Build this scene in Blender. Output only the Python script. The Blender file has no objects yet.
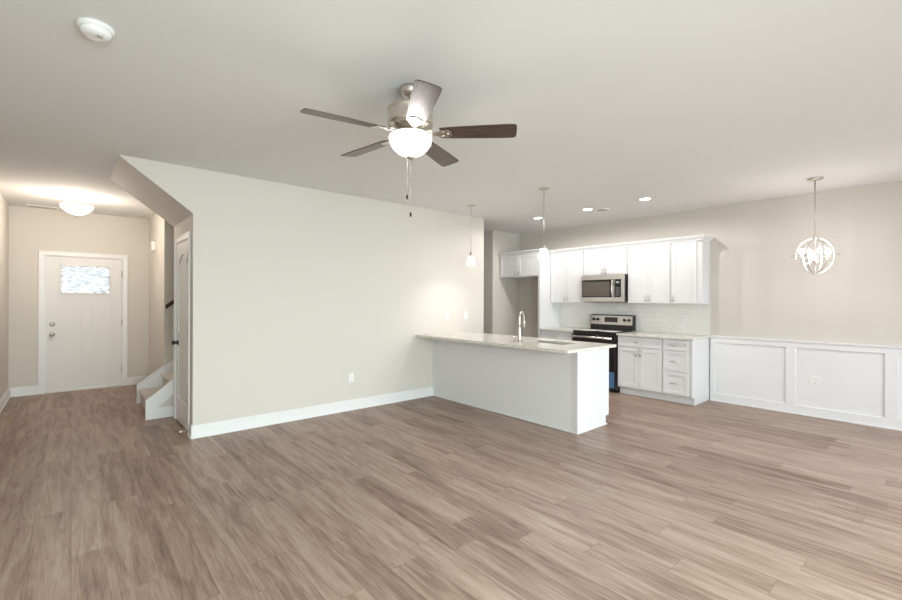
import bpy, bmesh, math, random
from mathutils import Vector, Matrix
S = bpy.context.scene
COL = S.collection
random.seed(4)

# ------------------------------------------------------------------ camera
YAW = .8566
cam_d = bpy.data.cameras.new('camera'); cam = bpy.data.objects.new('camera', cam_d); COL.objects.link(cam)
cam_d.sensor_width = 36; cam_d.lens = 437.1/902*36; cam_d.shift_y = -.56/902
cam_d.clip_start = .05
cam.matrix_world = (Matrix.Translation((0, 0, 1.41)) @ Matrix.Rotation(YAW, 4, 'Z') @
                    Matrix.Rotation(math.pi/2, 4, 'X') @ Matrix.Rotation(.0035, 4, 'Z'))
S.camera = cam
S.view_settings.view_transform = 'Standard'; S.view_settings.look = 'None'
S.view_settings.gamma = 1; S.view_settings.use_curve_mapping = False
S.view_settings.exposure = 0.44
S.cycles.use_denoising = True
S.cycles.max_bounces = 10; S.cycles.diffuse_bounces = 6; S.cycles.transparent_max_bounces = 12
S.cycles.caustics_reflective = False; S.cycles.caustics_refractive = False
S.cycles.sample_clamp_indirect = 6

# ------------------------------------------------------------------ world
w = bpy.data.worlds.new('sky'); S.world = w; w.use_nodes = True
bg = w.node_tree.nodes['Background']; bg.inputs[0].default_value = (.90, .96, 1, 1); bg.inputs[1].default_value = 2.2

def area(name, loc, rot, sx, sy, power, color):
    l = bpy.data.lights.new(name, 'AREA'); l.shape = 'RECTANGLE'; l.size = sx; l.size_y = sy
    l.energy = power; l.color = color; l.spread = math.radians(140)
    o = bpy.data.objects.new(name, l); COL.objects.link(o); o.location = loc; o.rotation_euler = rot
    return o
# daylight falling through the openings of the window wall (behind and right of the camera)
DAY = (.84, .985, .98); DAYG = (.84, .99, .97); DAYB = (.84, .94, 1.0)
area('daylight_patio', (1.95, 2.2, 1.10), (0, math.pi/2-.55, 0), 2.0, 2.6, 85, DAY)
area('daylight_dining', (1.95, 5.0, 1.25), (0, math.pi/2-.65, 0), 1.9, 2.0, 46, DAYB)
area('daylight_living', (1.95, .15, 1.50), (0, math.pi/2-.50, 0), 1.3, 1.2, 120, DAYG)

def point(name, loc, power, color, r=.04, parent=None):
    l = bpy.data.lights.new(name, 'POINT'); l.energy = power; l.color = color; l.shadow_soft_size = r
    o = bpy.data.objects.new(name, l); COL.objects.link(o); o.location = loc
    if parent: o.parent = parent
    return o
WARM = (1.0, .88, .74); WHITE = (1.0, .95, .91); ENTRY = (1.0, .87, .73)

# ------------------------------------------------------------------ materials
def mat(name, col, rough=.5, metal=0, emit=None, es=0, coat=0, spec=None):
    m = bpy.data.materials.new(name); m.use_nodes = True
    b = m.node_tree.nodes['Principled BSDF']
    b.inputs['Base Color'].default_value = (*col, 1); b.inputs['Roughness'].default_value = rough
    b.inputs['Metallic'].default_value = metal
    if coat: b.inputs['Coat Weight'].default_value = coat
    if spec is not None: b.inputs['Specular IOR Level'].default_value = spec
    if emit: b.inputs['Emission Color'].default_value = (*emit, 1); b.inputs['Emission Strength'].default_value = es
    return m
def N(m, t, **k):
    n = m.node_tree.nodes.new(t)
    for a, v in k.items(): setattr(n, a, v)
    return n
def L(m, a, b): m.node_tree.links.new(a, b)
def bsdf(m): return m.node_tree.nodes['Principled BSDF']
def bump(m, scale, strength, dist=.002, detail=3):
    tc = N(m, 'ShaderNodeTexCoord'); n = N(m, 'ShaderNodeTexNoise'); n.inputs['Scale'].default_value = scale
    n.inputs['Detail'].default_value = detail
    L(m, tc.outputs['Object'], n.inputs['Vector'])
    b = N(m, 'ShaderNodeBump'); b.inputs['Strength'].default_value = strength; b.inputs['Distance'].default_value = dist
    L(m, n.outputs[0], b.inputs['Height']); L(m, b.outputs[0], bsdf(m).inputs['Normal'])

M = {}
M['wall'] = mat('greige_wall_paint', (.625, .590, .543), .75); bump(M['wall'], 220, .08)
M['ceil'] = mat('flat_ceiling_paint', (.75, .75, .742), .9); bump(M['ceil'], 160, .1)
M['trim'] = mat('white_semigloss_trim', (.77, .77, .78), .38)
M['cab'] = mat('white_cabinet_paint', (.72, .72, .73), .42)
M['door'] = mat('white_door_paint', (.74, .725, .72), .45)
M['steel'] = mat('brushed_stainless', (.62, .60, .57), .28, 1)
M['nickel'] = mat('satin_nickel', (.66, .61, .55), .30, 1)
M['polished'] = mat('polished_nickel', (.82, .80, .77), .18, 1)
M['basin'] = mat('bright_stainless_basin', (.80, .78, .75), .38, 1)
M['darkmetal'] = mat('dark_bronze_metal', (.05, .04, .035), .4, .8)
M['black'] = mat('black_enamel', (.012, .011, .011), .3)
M['blackglass'] = mat('black_oven_glass', (.010, .006, .006), .06)
M['plastic'] = mat('white_plastic', (.80, .80, .80), .4)
M['slot'] = mat('dark_slot', (.08, .08, .08), .6)
M['bluefilm'] = mat('blue_label_film', (.06, .15, .30), .35)
M['handle_rail'] = mat('stained_handrail_wood', (.050, .018, .008), .5, spec=.25)
M['ventin'] = mat('vent_grey', (.42, .40, .38), .6)
M['mwglass'] = mat('microwave_door_glass', (.10, .085, .068), .25)
M['pale'] = mat('pale_sheet', (.75, .74, .72), .7)

def lampglass(name, col, es, tr=.45):
    m = bpy.data.materials.new(name); m.use_nodes = True; nt = m.node_tree
    for n in list(nt.nodes):
        if n.type != 'OUTPUT_MATERIAL': nt.nodes.remove(n)
    out = [n for n in nt.nodes if n.type == 'OUTPUT_MATERIAL'][0]
    e = N(m, 'ShaderNodeEmission'); e.inputs[0].default_value = (*col, 1); e.inputs[1].default_value = es
    t = N(m, 'ShaderNodeBsdfTransparent'); mx = N(m, 'ShaderNodeMixShader'); mx.inputs[0].default_value = tr
    L(m, e.outputs[0], mx.inputs[1]); L(m, t.outputs[0], mx.inputs[2]); L(m, mx.outputs[0], out.inputs[0])
    return m
M['shade'] = lampglass('lit_frosted_glass', (1, .97, .92), 1.7, .3)
M['bowl'] = lampglass('lit_alabaster_glass', (1, .96, .90), 2.6)
M['bulb'] = mat('lit_bulb', (1, 1, 1), .5, emit=(1, .94, .86), es=5)
M['can'] = mat('lit_downlight_lens', (1, 1, 1), .5, emit=(1, .96, .88), es=12)
# clear window glass
def glassmat(name, mottled=False):
    m = bpy.data.materials.new(name); m.use_nodes = True; nt = m.node_tree
    for n in list(nt.nodes):
        if n.type != 'OUTPUT_MATERIAL': nt.nodes.remove(n)
    out = [n for n in nt.nodes if n.type == 'OUTPUT_MATERIAL'][0]
    t = N(m, 'ShaderNodeBsdfTransparent'); g = N(m, 'ShaderNodeBsdfGlossy'); g.inputs['Roughness'].default_value = .30 if mottled else .02
    mx = N(m, 'ShaderNodeMixShader'); mx.inputs[0].default_value = .015 if mottled else .06
    L(m, t.outputs[0], mx.inputs[1]); L(m, g.outputs[0], mx.inputs[2])
    if mottled:
        tr = N(m, 'ShaderNodeBsdfTranslucent'); tr.inputs[0].default_value = (.50, .52, .53, 1); t.inputs[0].default_value = (.66, .64, .62, 1)
        tc = N(m, 'ShaderNodeTexCoord'); n = N(m, 'ShaderNodeTexNoise'); n.inputs['Scale'].default_value = 26; n.inputs['Detail'].default_value = 4
        mp = N(m, 'ShaderNodeMapping'); mp.inputs['Scale'].default_value = (1, .7, 1.8)
        L(m, tc.outputs['Object'], mp.inputs[0]); L(m, mp.outputs[0], n.inputs['Vector'])
        r = N(m, 'ShaderNodeValToRGB'); r.color_ramp.elements[0].position = .42; r.color_ramp.elements[1].position = .62
        L(m, n.outputs[0], r.inputs[0])
        m2 = N(m, 'ShaderNodeMixShader'); L(m, r.outputs[0], m2.inputs[0]); L(m, mx.outputs[0], m2.inputs[1]); L(m, tr.outputs[0], m2.inputs[2])
        L(m, m2.outputs[0], out.inputs[0])
    else: L(m, mx.outputs[0], out.inputs[0])
    return m
M['glass'] = glassmat('clear_window_glass'); M['obscure'] = glassmat('obscure_door_glass', True)

def ramp(m, stops):
    r = N(m, 'ShaderNodeValToRGB'); cr = r.color_ramp
    while len(cr.elements) < len(stops): cr.elements.new(.5)
    for e, (p, c) in zip(cr.elements, stops): e.position = p; e.color = (*c, 1)
    return r
def math_(m, op, a, b=None):
    n = N(m, 'ShaderNodeMath', operation=op)
    for i, v in enumerate((a, b)):
        if v is None: continue
        if isinstance(v, (int, float)): n.inputs[i].default_value = v
        else: L(m, v, n.inputs[i])
    return n.outputs[0]
# vinyl plank floor: planks run along X
def floor_mat():
    m = mat('oak_vinyl_plank', (.4, .3, .22), .40, spec=.28); b = bsdf(m)
    PW, PL = .18, 1.22
    tc = N(m, 'ShaderNodeTexCoord'); sp = N(m, 'ShaderNodeSeparateXYZ'); L(m, tc.outputs['Object'], sp.inputs[0])
    yr = math_(m, 'DIVIDE', sp.outputs[1], PW); row = math_(m, 'FLOOR', yr)
    wn = N(m, 'ShaderNodeTexWhiteNoise', noise_dimensions='1D'); L(m, row, wn.inputs['W'])
    off = math_(m, 'MULTIPLY', wn.outputs[0], PL)
    xr = math_(m, 'DIVIDE', math_(m, 'ADD', sp.outputs[0], off), PL); cell = math_(m, 'FLOOR', xr)
    cb = N(m, 'ShaderNodeCombineXYZ'); L(m, row, cb.inputs[0]); L(m, cell, cb.inputs[1])
    w2 = N(m, 'ShaderNodeTexWhiteNoise', noise_dimensions='2D'); L(m, cb.outputs[0], w2.inputs['Vector'])
    # grain: stretched noise shifted per plank
    sh = N(m, 'ShaderNodeVectorMath', operation='SCALE'); L(m, w2.outputs['Color'], sh.inputs[0]); sh.inputs['Scale'].default_value = 37
    ad = N(m, 'ShaderNodeVectorMath', operation='ADD'); L(m, tc.outputs['Object'], ad.inputs[0]); L(m, sh.outputs[0], ad.inputs[1])
    mp = N(m, 'ShaderNodeMapping'); mp.inputs['Scale'].default_value = (.85, 9, 1); L(m, ad.outputs[0], mp.inputs[0])
    g = N(m, 'ShaderNodeTexNoise'); g.inputs['Scale'].default_value = 2.0; g.inputs['Detail'].default_value = 8; g.inputs['Roughness'].default_value = .62; g.inputs['Distortion'].default_value = .6
    L(m, mp.outputs[0], g.inputs['Vector'])
    mp2 = N(m, 'ShaderNodeMapping'); mp2.inputs['Scale'].default_value = (3, 70, 1); L(m, ad.outputs[0], mp2.inputs[0])
    g2 = N(m, 'ShaderNodeTexNoise'); g2.inputs['Scale'].default_value = 2.5; g2.inputs['Detail'].default_value = 4; L(m, mp2.outputs[0], g2.inputs['Vector'])
    # blend of plank tone, broad grain and fine grain
    v = math_(m, 'ADD', math_(m, 'MULTIPLY', w2.outputs['Value'], .10), math_(m, 'MULTIPLY', g.outputs[0], .56))
    v = math_(m, 'ADD', v, math_(m, 'MULTIPLY', g2.outputs[0], .24))
    r = ramp(m, [(.29, (.128, .076, .055)), (.395, (.232, .155, .118)), (.495, (.332, .240, .189)), (.63, (.43, .334, .274))])
    L(m, v, r.inputs[0])
    # plank joints
    fy = math_(m, 'FRACT', yr); fx = math_(m, 'FRACT', xr)
    ey = math_(m, 'LESS_THAN', math_(m, 'MINIMUM', fy, math_(m, 'SUBTRACT', 1, fy)), .008)
    ex = math_(m, 'LESS_THAN', math_(m, 'MINIMUM', fx, math_(m, 'SUBTRACT', 1, fx)), .0012)
    e = math_(m, 'MAXIMUM', ey, ex)
    mx = N(m, 'ShaderNodeMixRGB'); mx.inputs[2].default_value = (.13, .09, .065, 1)
    L(m, math_(m, 'MULTIPLY', e, .55), mx.inputs[0]); L(m, r.outputs[0], mx.inputs[1]); L(m, mx.outputs[0], b.inputs['Base Color'])
    bp = N(m, 'ShaderNodeBump'); bp.inputs['Strength'].default_value = .12; bp.inputs['Distance'].default_value = .002
    L(m, g2.outputs[0], bp.inputs['Height']); L(m, bp.outputs[0], b.inputs['Normal'])
    return m
M['floor'] = floor_mat()
def granite():
    m = mat('speckled_beige_granite', (.7, .66, .58), .18); b = bsdf(m)
    tc = N(m, 'ShaderNodeTexCoord')
    v = N(m, 'ShaderNodeTexVoronoi'); v.inputs['Scale'].default_value = 130; L(m, tc.outputs['Object'], v.inputs['Vector'])
    n = N(m, 'ShaderNodeTexNoise'); n.inputs['Scale'].default_value = 48; n.inputs['Detail'].default_value = 5; L(m, tc.outputs['Object'], n.inputs['Vector'])
    r1 = ramp(m, [(.0, (.58, .54, .48)), (.35, (.66, .63, .57)), (.6, (.71, .69, .64)), (1, (.77, .76, .72))]); L(m, v.outputs['Color'], r1.inputs[0])
    r2 = ramp(m, [(.30, (.14, .10, .07)), (.36, (.86, .83, .78)), (.5, (1, 1, 1))]); L(m, n.outputs[0], r2.inputs[0])
    mx = N(m, 'ShaderNodeMixRGB', blend_type='MULTIPLY'); mx.inputs[0].default_value = .85
    L(m, r1.outputs[0], mx.inputs[1]); L(m, r2.outputs[0], mx.inputs[2]); L(m, mx.outputs[0], b.inputs['Base Color'])
    return m
M['granite'] = granite()
def tile():
    m = mat('white_subway_tile', (.78, .78, .76), .15); b = bsdf(m)
    tc = N(m, 'ShaderNodeTexCoord'); sp = N(m, 'ShaderNodeSeparateXYZ'); L(m, tc.outputs['Object'], sp.inputs[0])
    cb = N(m, 'ShaderNodeCombineXYZ'); L(m, sp.outputs[0], cb.inputs[0]); L(m, sp.outputs[2], cb.inputs[1])
    br = N(m, 'ShaderNodeTexBrick'); br.inputs['Scale'].default_value = 1; br.inputs['Brick Width'].default_value = .152; br.inputs['Row Height'].default_value = .076
    br.inputs['Mortar Size'].default_value = .0022; br.inputs['Color1'].default_value = (.80, .80, .78, 1); br.inputs['Color2'].default_value = (.76, .76, .74, 1)
    br.inputs['Mortar'].default_value = (.66, .65, .63, 1)
    L(m, cb.outputs[0], br.inputs['Vector']); L(m, br.outputs[0], b.inputs['Base Color'])
    bp = N(m, 'ShaderNodeBump', invert=True); bp.inputs['Strength'].default_value = .25; bp.inputs['Distance'].default_value = .001
    L(m, br.outputs['Fac'], bp.inputs['Height']); L(m, bp.outputs[0], b.inputs['Normal'])
    return m
M['tile'] = tile()
def carpet():
    m = mat('speckled_beige_carpet', (.5, .45, .38), .95); b = bsdf(m)
    tc = N(m, 'ShaderNodeTexCoord'); n = N(m, 'ShaderNodeTexNoise'); n.inputs['Scale'].default_value = 90; n.inputs['Detail'].default_value = 3; L(m, tc.outputs['Object'], n.inputs['Vector'])
    r = ramp(m, [(.35, (.34, .31, .29)), (.5, (.56, .52, .485)), (.65, (.78, .745, .71))]); L(m, n.outputs[0], r.inputs[0]); L(m, r.outputs[0], b.inputs['Base Color'])
    bp = N(m, 'ShaderNodeBump'); bp.inputs['Strength'].default_value = .6; bp.inputs['Distance'].default_value = .006
    L(m, n.outputs[0], bp.inputs['Height']); L(m, bp.outputs[0], b.inputs['Normal'])
    return m
M['carpet'] = carpet()
def walnut():
    m = mat('walnut_fan_blade', (.06, .03, .02), .38, coat=.3); b = bsdf(m)
    tc = N(m, 'ShaderNodeTexCoord'); mp = N(m, 'ShaderNodeMapping'); mp.inputs['Scale'].default_value = (2, 30, 1); L(m, tc.outputs['Object'], mp.inputs[0])
    n = N(m, 'ShaderNodeTexNoise'); n.inputs['Scale'].default_value = 3; n.inputs['Detail'].default_value = 5; L(m, mp.outputs[0], n.inputs['Vector'])
    r = ramp(m, [(.35, (.026, .013, .009)), (.65, (.095, .056, .040))]); L(m, n.outputs[0], r.inputs[0]); L(m, r.outputs[0], b.inputs['Base Color'])
    return m
M['walnut'] = walnut()

# ------------------------------------------------------------------ mesh helpers
class MB:
    def __init__(s): s.bm = bmesh.new(); s.smooth = set()
    def box(s, x0, y0, z0, x1, y1, z1):
        x0, x1 = sorted((x0, x1)); y0, y1 = sorted((y0, y1)); z0, z1 = sorted((z0, z1))
        v = [s.bm.verts.new(p) for p in ((x0,y0,z0),(x1,y0,z0),(x1,y1,z0),(x0,y1,z0),(x0,y0,z1),(x1,y0,z1),(x1,y1,z1),(x0,y1,z1))]
        for f in ((0,3,2,1),(4,5,6,7),(0,1,5,4),(1,2,6,5),(2,3,7,6),(3,0,4,7)): s.bm.faces.new([v[i] for i in f])
        return s
    def prism(s, pts, axis, a, b):
        def P(p, t):
            if axis == 'X': return (t, p[0], p[1])
            if axis == 'Y': return (p[0], t, p[1])
            return (p[0], p[1], t)
        A = [s.bm.verts.new(P(p, a)) for p in pts]; B = [s.bm.verts.new(P(p, b)) for p in pts]
        fs = [s.bm.faces.new(A), s.bm.faces.new(B[::-1])]
        n = len(pts)
        for i in range(n): fs.append(s.bm.faces.new((A[i], B[i], B[(i+1) % n], A[(i+1) % n])))
        bmesh.ops.recalc_face_normals(s.bm, faces=fs)
        return s
    def lathe(s, c, prof, seg=32, axis='Z', cap=True):
        # prof: list of (r, t) along the axis; a ring per entry
        c = Vector(c); rings = []
        for r, t in prof:
            ring = []
            if r < 1e-6:
                ring = [s.bm.verts.new(c + s._ax(axis, 0, 0, t))]
            else:
                for k in range(seg):
                    a = 2*math.pi*k/seg; ring.append(s.bm.verts.new(c + s._ax(axis, r*math.cos(a), r*math.sin(a), t)))
            rings.append(ring)
        fs = []
        for A, B in zip(rings, rings[1:]):
            for k in range(seg):
                k2 = (k+1) % seg
                if len(A) == 1 and len(B) == 1: continue
                if len(A) == 1: f = (A[0], B[k], B[k2])
                elif len(B) == 1: f = (A[k], B[0], A[k2])
                else: f = (A[k], B[k], B[k2], A[k2])
                fs.append(s.bm.faces.new(f))
        if cap:
            for R in (rings[0], rings[-1]):
                if len(R) > 1: fs.append(s.bm.faces.new(R))
        for f in fs: f.smooth = True
        bmesh.ops.recalc_face_normals(s.bm, faces=fs)
        return s
    @staticmethod
    def _ax(axis, u, v, t):
        if axis == 'Z': return Vector((u, v, t))
        if axis == 'Y': return Vector((u, t, v))
        return Vector((t, u, v))
    def tube(s, path, r, seg=10, closed=False):
        P = [Vector(p) for p in path]; n = len(P); rings = []
        up = None
        for i, p in enumerate(P):
            a = P[(i-1) % n] if (closed or i > 0) else p; b = P[(i+1) % n] if (closed or i < n-1) else p
            t = (b-a).normalized()
            if up is None:
                up = t.orthogonal().normalized()
            else:
                up = (up - t*up.dot(t)).normalized()
            sd = t.cross(up)
            rr = r[i] if isinstance(r, (list, tuple)) else r
            rings.append([s.bm.verts.new(p + (up*math.cos(2*math.pi*k/seg) + sd*math.sin(2*math.pi*k/seg))*rr) for k in range(seg)])
        fs = []
        for i in range(n if closed else n-1):
            A, B = rings[i], rings[(i+1) % n]
            for k in range(seg): fs.append(s.bm.faces.new((A[k], B[k], B[(k+1) % seg], A[(k+1) % seg])))
        if not closed:
            fs.append(s.bm.faces.new(rings[0])); fs.append(s.bm.faces.new(rings[-1]))
        for f in fs: f.smooth = True
        bmesh.ops.recalc_face_normals(s.bm, faces=fs)
        return s
    def build(s, name, m, parent=None, loc=(0, 0, 0), bev=0, rot=None, world=False):
        me = bpy.data.meshes.new(name); s.bm.to_mesh(me); s.bm.free()
        me.materials.append(m if not isinstance(m, str) else M[m])
        o = bpy.data.objects.new(name, me); COL.objects.link(o)
        o.location = loc
        if rot: o.rotation_euler = rot
        if parent:
            o.parent = parent
            if world: o.location = -Vector(parent.location)
        if bev:
            b = o.modifiers.new('bevel', 'BEVEL'); b.width = bev; b.segments = 2; b.limit_method = 'ANGLE'; b.angle_limit = math.radians(40)
            b.harden_normals = False
        return o
def tag(o, label, cat, group=None):
    o['label'] = label; o['category'] = cat
    if group: o['group'] = group
    return o
def struct(o, label=None):
    o['kind'] = 'structure'
    if label: o['label'] = label
    return o
def thing(name, label, cat, loc, group=None, rz=0):
    o = bpy.data.objects.new(name, None); COL.objects.link(o); o.location = loc; o.rotation_euler = (0, 0, rz)
    o.empty_display_size = .1
    return tag(o, label, cat, group)
def copy_tree(o, parent=None):
    c = o.copy(); COL.objects.link(c)
    if parent: c.parent = parent
    for ch in list(o.children): copy_tree(ch, c)
    return c

# ------------------------------------------------------------------ dimensions
PX = -5.026                      # living-room face of the long partition
CE = 2.726                       # ceiling
YF = 6.83                        # far wall (kitchen run and wainscot)
XD = -8.80                       # front-door wall
XR = 1.70                        # window wall
T = .12

# ------------------------------------------------------------------ structure
struct(MB().box(XD-T, -.80, -.10, XR+T, YF+T, 0).build('floor', 'floor'), 'wood-look plank floor running through living room, entry and kitchen')
struct(MB().box(XD-T, -.80, CE, XR+T, YF+T, CE+.1).build('ceiling', 'ceil'), 'flat painted ceiling over the whole open room')
struct(MB().box(XD, -.68-T, 0, XR, -.68, CE).build('wall_left', 'wall'), 'wall along the far left edge of the entry')
# front-door wall with the door opening
D0, D1, DZ = -.310, .618, 2.045
struct(MB().box(XD-T, -.68-T, 0, XD, D0, CE).box(XD-T, D1, 0, XD, 1.09, CE).box(XD-T, D0, DZ, XD, D1, CE).build('wall_entry', 'wall'), 'beige entry wall holding the front door')
struct(MB().box(XD, .97, 0, -7.22, 1.09, CE).build('wall_entry_right', 'wall'), 'short wall right of the front door beside the stairs')
struct(MB().box(-7.34, 1.09, 0, -7.22, 3.30, CE).build('wall_stair_left', 'wall'), 'stairwell wall carrying the handrail')
struct(MB().box(-7.34, 3.30, 0, PX-T, 3.42, CE).build('wall_stair_end', 'wall'))
struct(MB().box(-6.13, 1.04, 0, -6.01, 3.30, CE).build('wall_stair_right', 'wall'))
# closet wall under the upper flight with its door opening
C0, C1 = -5.965, -5.225
struct(MB().box(-6.13, .92, 0, C0, 1.04, CE).box(C1, .92, 0, PX-T, 1.04, CE).box(C0, .92, 2.045, C1, 1.04, CE).build('wall_closet', 'wall'), 'short wall with the closet door under the stairs')
struct(MB().box(PX-T, .92, 0, PX, 5.06, CE).build('wall_partition', 'wall'), 'long plain wall between the living room and the stairs')
struct(MB().prism([(.318, CE), (.92, 2.266), (.92, CE)], 'X', -6.13, PX).build('wall_soffit', 'wall'), 'sloped soffit under the upper stair flight at the ceiling')
struct(MB().box(-7.5, 4.94, 0, PX-T, 5.06, CE).build('wall_hall_left', 'wall'))
struct(MB().box(-7.62, 4.94, 0, -7.5, 6.17, CE).build('wall_hall_end', 'wall'))
struct(MB().box(-7.5, 6.05, 0, -5.77, 6.17, CE).build('wall_hall_right', 'wall'), 'narrow wall seen past the end of the long partition')
struct(MB().box(-5.89, 6.17, 0, -5.77, YF, CE).build('wall_kitchen_left', 'wall'), 'wall at the left side of the refrigerator alcove')
struct(MB().box(-5.89, YF, 0, XR, YF+T, CE).build('wall_far', 'wall'), 'far wall behind the kitchen and dining area')
# window wall
OP = [(-.45, .75, .85, 2.15), (.95, 3.45, 0.0, 2.08), (4.0, 6.0, .25, 2.25)]
mb = MB(); y = -.68-T
for a, b, z0, z1 in OP:
    mb.box(XR, y, 0, XR+T, a, CE)
    if z0 > 0: mb.box(XR, a, 0, XR+T, b, z0)
    mb.box(XR, a, z1, XR+T, b, CE); y = b
mb.box(XR, y, 0, XR+T, YF+T, CE)
struct(mb.build('wall_right', 'wall'))
for i, (a, b, z0, z1) in enumerate(OP):
    f = MB(); t = .05
    f.box(XR+.02, a, z0, XR+.09, a+t, z1).box(XR+.02, b-t, z0, XR+.09, b, z1).box(XR+.02, a+t, z0, XR+.09, b-t, z0+t).box(XR+.02, a+t, z1-t, XR+.09, b-t, z1)
    f.box(XR+.02, (a+b)/2-.03, z0+t, XR+.09, (a+b)/2+.03, z1-t)
    # casing on the room side
    c = .07
    f.box(XR-.018, a-c, max(z0-c, 0), XR, a, z1+c).box(XR-.018, b, max(z0-c, 0), XR, b+c, z1+c).box(XR-.018, a, z1, XR, b, z1+c)
    if z0 > 0: f.box(XR-.018, a, z0-c, XR, b, z0)
    wo = struct(f.build('window_%d' % (i+1), 'trim', bev=.002))
    MB().box(XR+.05, a+t, z0+t, XR+.056, (a+b)/2-.03, z1-t).box(XR+.05, (a+b)/2+.03, z0+t, XR+.056, b-t, z1-t).build('window_pane', 'glass', wo)

# ---- baseboards
def bb(name, run):
    """run: list of (x0,y0,x1,y1,nx,ny): base line on the wall and the room-side normal"""
    mb = MB()
    for x0, y0, x1, y1, nx, ny in run:
        for d, z0, z1 in ((.014, 0, .118), (.009, .118, .130), (.024, 0, .018)):
            mb.box(x0, y0, x1 + nx*d, y1 + ny*d, z0, z1) if False else mb.box(min(x0, x1, x0+nx*d), min(y0, y1, y0+ny*d), z0, max(x0, x1, x0+nx*d), max(y0, y1, y0+ny*d), z1)
    return struct(mb.build(name, 'trim', bev=.002))
bb('baseboard_partition', [(PX, .92-.014, PX, 4.008, 1, 0), (-5.148, .92, PX+.0, .92, 0, -1)])
bb('baseboard_left', [(XD, -.68, XR, -.68, 0, 1)])
bb('baseboard_entry', [(XD, -.656, XD, -.372, 1, 0), (XD, .680, XD, .946, 1, 0)])
bb('baseboard_entry_right', [(XD+.024, .97, -7.222, .97, 0, -1)])
bb('baseboard_hall', [(-7.5, 6.05, -5.772, 6.05, 0, -1), (PX-T, 5.06, PX, 5.06, 0, 1)])
bb('baseboard_kitchen', [(-5.77, 6.174, -5.77, YF-.0, 1, 0), (-5.745, YF, -4.827, YF, 0, -1)])
bb('baseboard_right', [(XR, -.655, XR, .83, -1, 0), (XR, 3.52, XR, YF-.03, -1, 0)])

# ---- wainscot (white panelled lower wall)
WX0, WX1 = -2.262, XR-.026
mb = MB()
mb.box(WX0, YF-.006, 0, WX1, YF, .90)                                       # painted field
mb.box(WX0, YF-.024, 0, WX1, YF-.006, .112)                                 # bottom board
mb.box(WX0, YF-.036, 0, WX1, YF-.024, .018)
mb.box(WX0, YF-.024, .826, WX1, YF-.006, .896)                              # top rail
mb.box(WX0, YF-.040, .896, WX1, YF, .914)                                   # cap
for a, b in ((WX0, -2.198), (-1.402, -1.300), (-.509, -.407), (.384, .486), (1.277, 1.379), (WX1-.05, WX1)):
    mb.box(a, YF-.024, .112, b, YF-.006, .826)
struct(mb.build('trim_1', 'trim', bev=.002), 'white panelled wainscot with cap rail on the dining wall')

# ---- door casings
def casing(name, axis, p, a, b, z, out, w_=.062, th=.018, jamb=.12, label=None):
    mb = MB()
    def bx(u0, u1, z0, z1, o0, o1):
        if axis == 'Y': mb.box(p+out*o0, u0, z0, p+out*o1, u1, z1)
        else: mb.box(u0, p+out*o0, z0, u1, p+out*o1, z1)
    bx(a-w_, a, 0, z+w_, 0, th); bx(b, b+w_, 0, z+w_, 0, th); bx(a, b, z, z+w_, 0, th)
    # inner bead and outer back-band
    bx(a-w_, a-w_+.012, 0, z+w_, th, th+.006); bx(b+w_-.012, b+w_, 0, z+w_, th, th+.006); bx(a-w_+.012, b+w_-.012, z+w_-.012, z+w_, th, th+.006)
    # jambs lining the opening
    bx(a, a+.010, 0, z, -jamb, 0); bx(b-.010, b, 0, z, -jamb, 0); bx(a+.010, b-.010, z-.012, z, -jamb, 0)
    return struct(mb.build(name, 'trim', bev=.0015), label)
casing('trim_2', 'Y', XD, D0, D1, DZ, 1, label='white casing around the front door')
casing('trim_3', 'X', .92, C0, C1, 2.045, -1, .058, .010, label='white casing around the closet door')
struct(MB().box(XD-.12, D0+.010, 0, XD+.022, D1-.010, .026).build('trim_4', mat('aluminium_threshold', (.62, .58, .52), .4, .3), bev=.003), 'metal threshold under the front door')

# ---- front door
FX = XD-.008                                                               # room face of the slab
dr = MB(); a, b = D0+.012, D1-.012
z0, z1 = .032, 2.031
g0, g1, gz0, gz1 = -.125, .447, 1.492, 1.898                                # glass opening
# core around the glass
dr.box(FX-.040, a, z0, FX-.006, b, gz0).box(FX-.040, a, gz1, FX-.006, b, z1).box(FX-.040, a, gz0, FX-.006, g0, gz1).box(FX-.040, g1, gz0, FX-.006, b, gz1)
P0, P1, P2, P3 = -.150, .108, .205, .466; pb, pt = .285, 1.385
dr.box(FX-.006, a, z0, FX, P0, z1).box(FX-.006, P3, z0, FX, b, z1)
dr.box(FX-.006, P0, z0, FX, P3, pb).box(FX-.006, P1, pb, FX, P2, pt)
dr.box(FX-.006, P0, pt, FX, P3, gz0).box(FX-.006, P0, gz1, FX, P3, z1).box(FX-.006, P0, gz0, FX, g0, gz1).box(FX-.006, g1, gz0, FX, P3, gz1)
for q0, q1 in ((P0, P1), (P2, P3)):                                         # raised inner fields
    dr.box(FX-.006, q0+.035, pb+.035, FX-.002, q1-.035, pt-.035)
d1 = struct(dr.build('door_1', 'door', bev=.0015), 'white front door with a textured glass light near the top')
fm = MB(); e = .022
fm.box(FX, g0-e, gz0-e, FX+.012, g0, gz1+e).box(FX, g1, gz0-e, FX+.012, g1+e, gz1+e).box(FX, g0, gz0-e, FX+.012, g1, gz0).box(FX, g0, gz1, FX+.012, g1, gz1+e)
fm.build('glass_frame', 'door', d1, bev=.003)
MB().box(FX-.026, g0, gz0, FX-.020, g1, gz1).build('door_glass', 'obscure', d1)
MB().lathe((FX, -.222, 1.022), [(.028, 0), (.030, .006), (.024, .016), (.012, .022), (.0, .022)], 24, 'X').build('deadbolt', 'nickel', d1)
MB().lathe((FX, -.222, .868), [(.030, 0), (.030, .008), (.013, .014), (.012, .035), (.026, .048), (.029, .062), (.022, .074), (0, .078)], 24, 'X').build('door_knob', 'nickel', d1)
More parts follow.
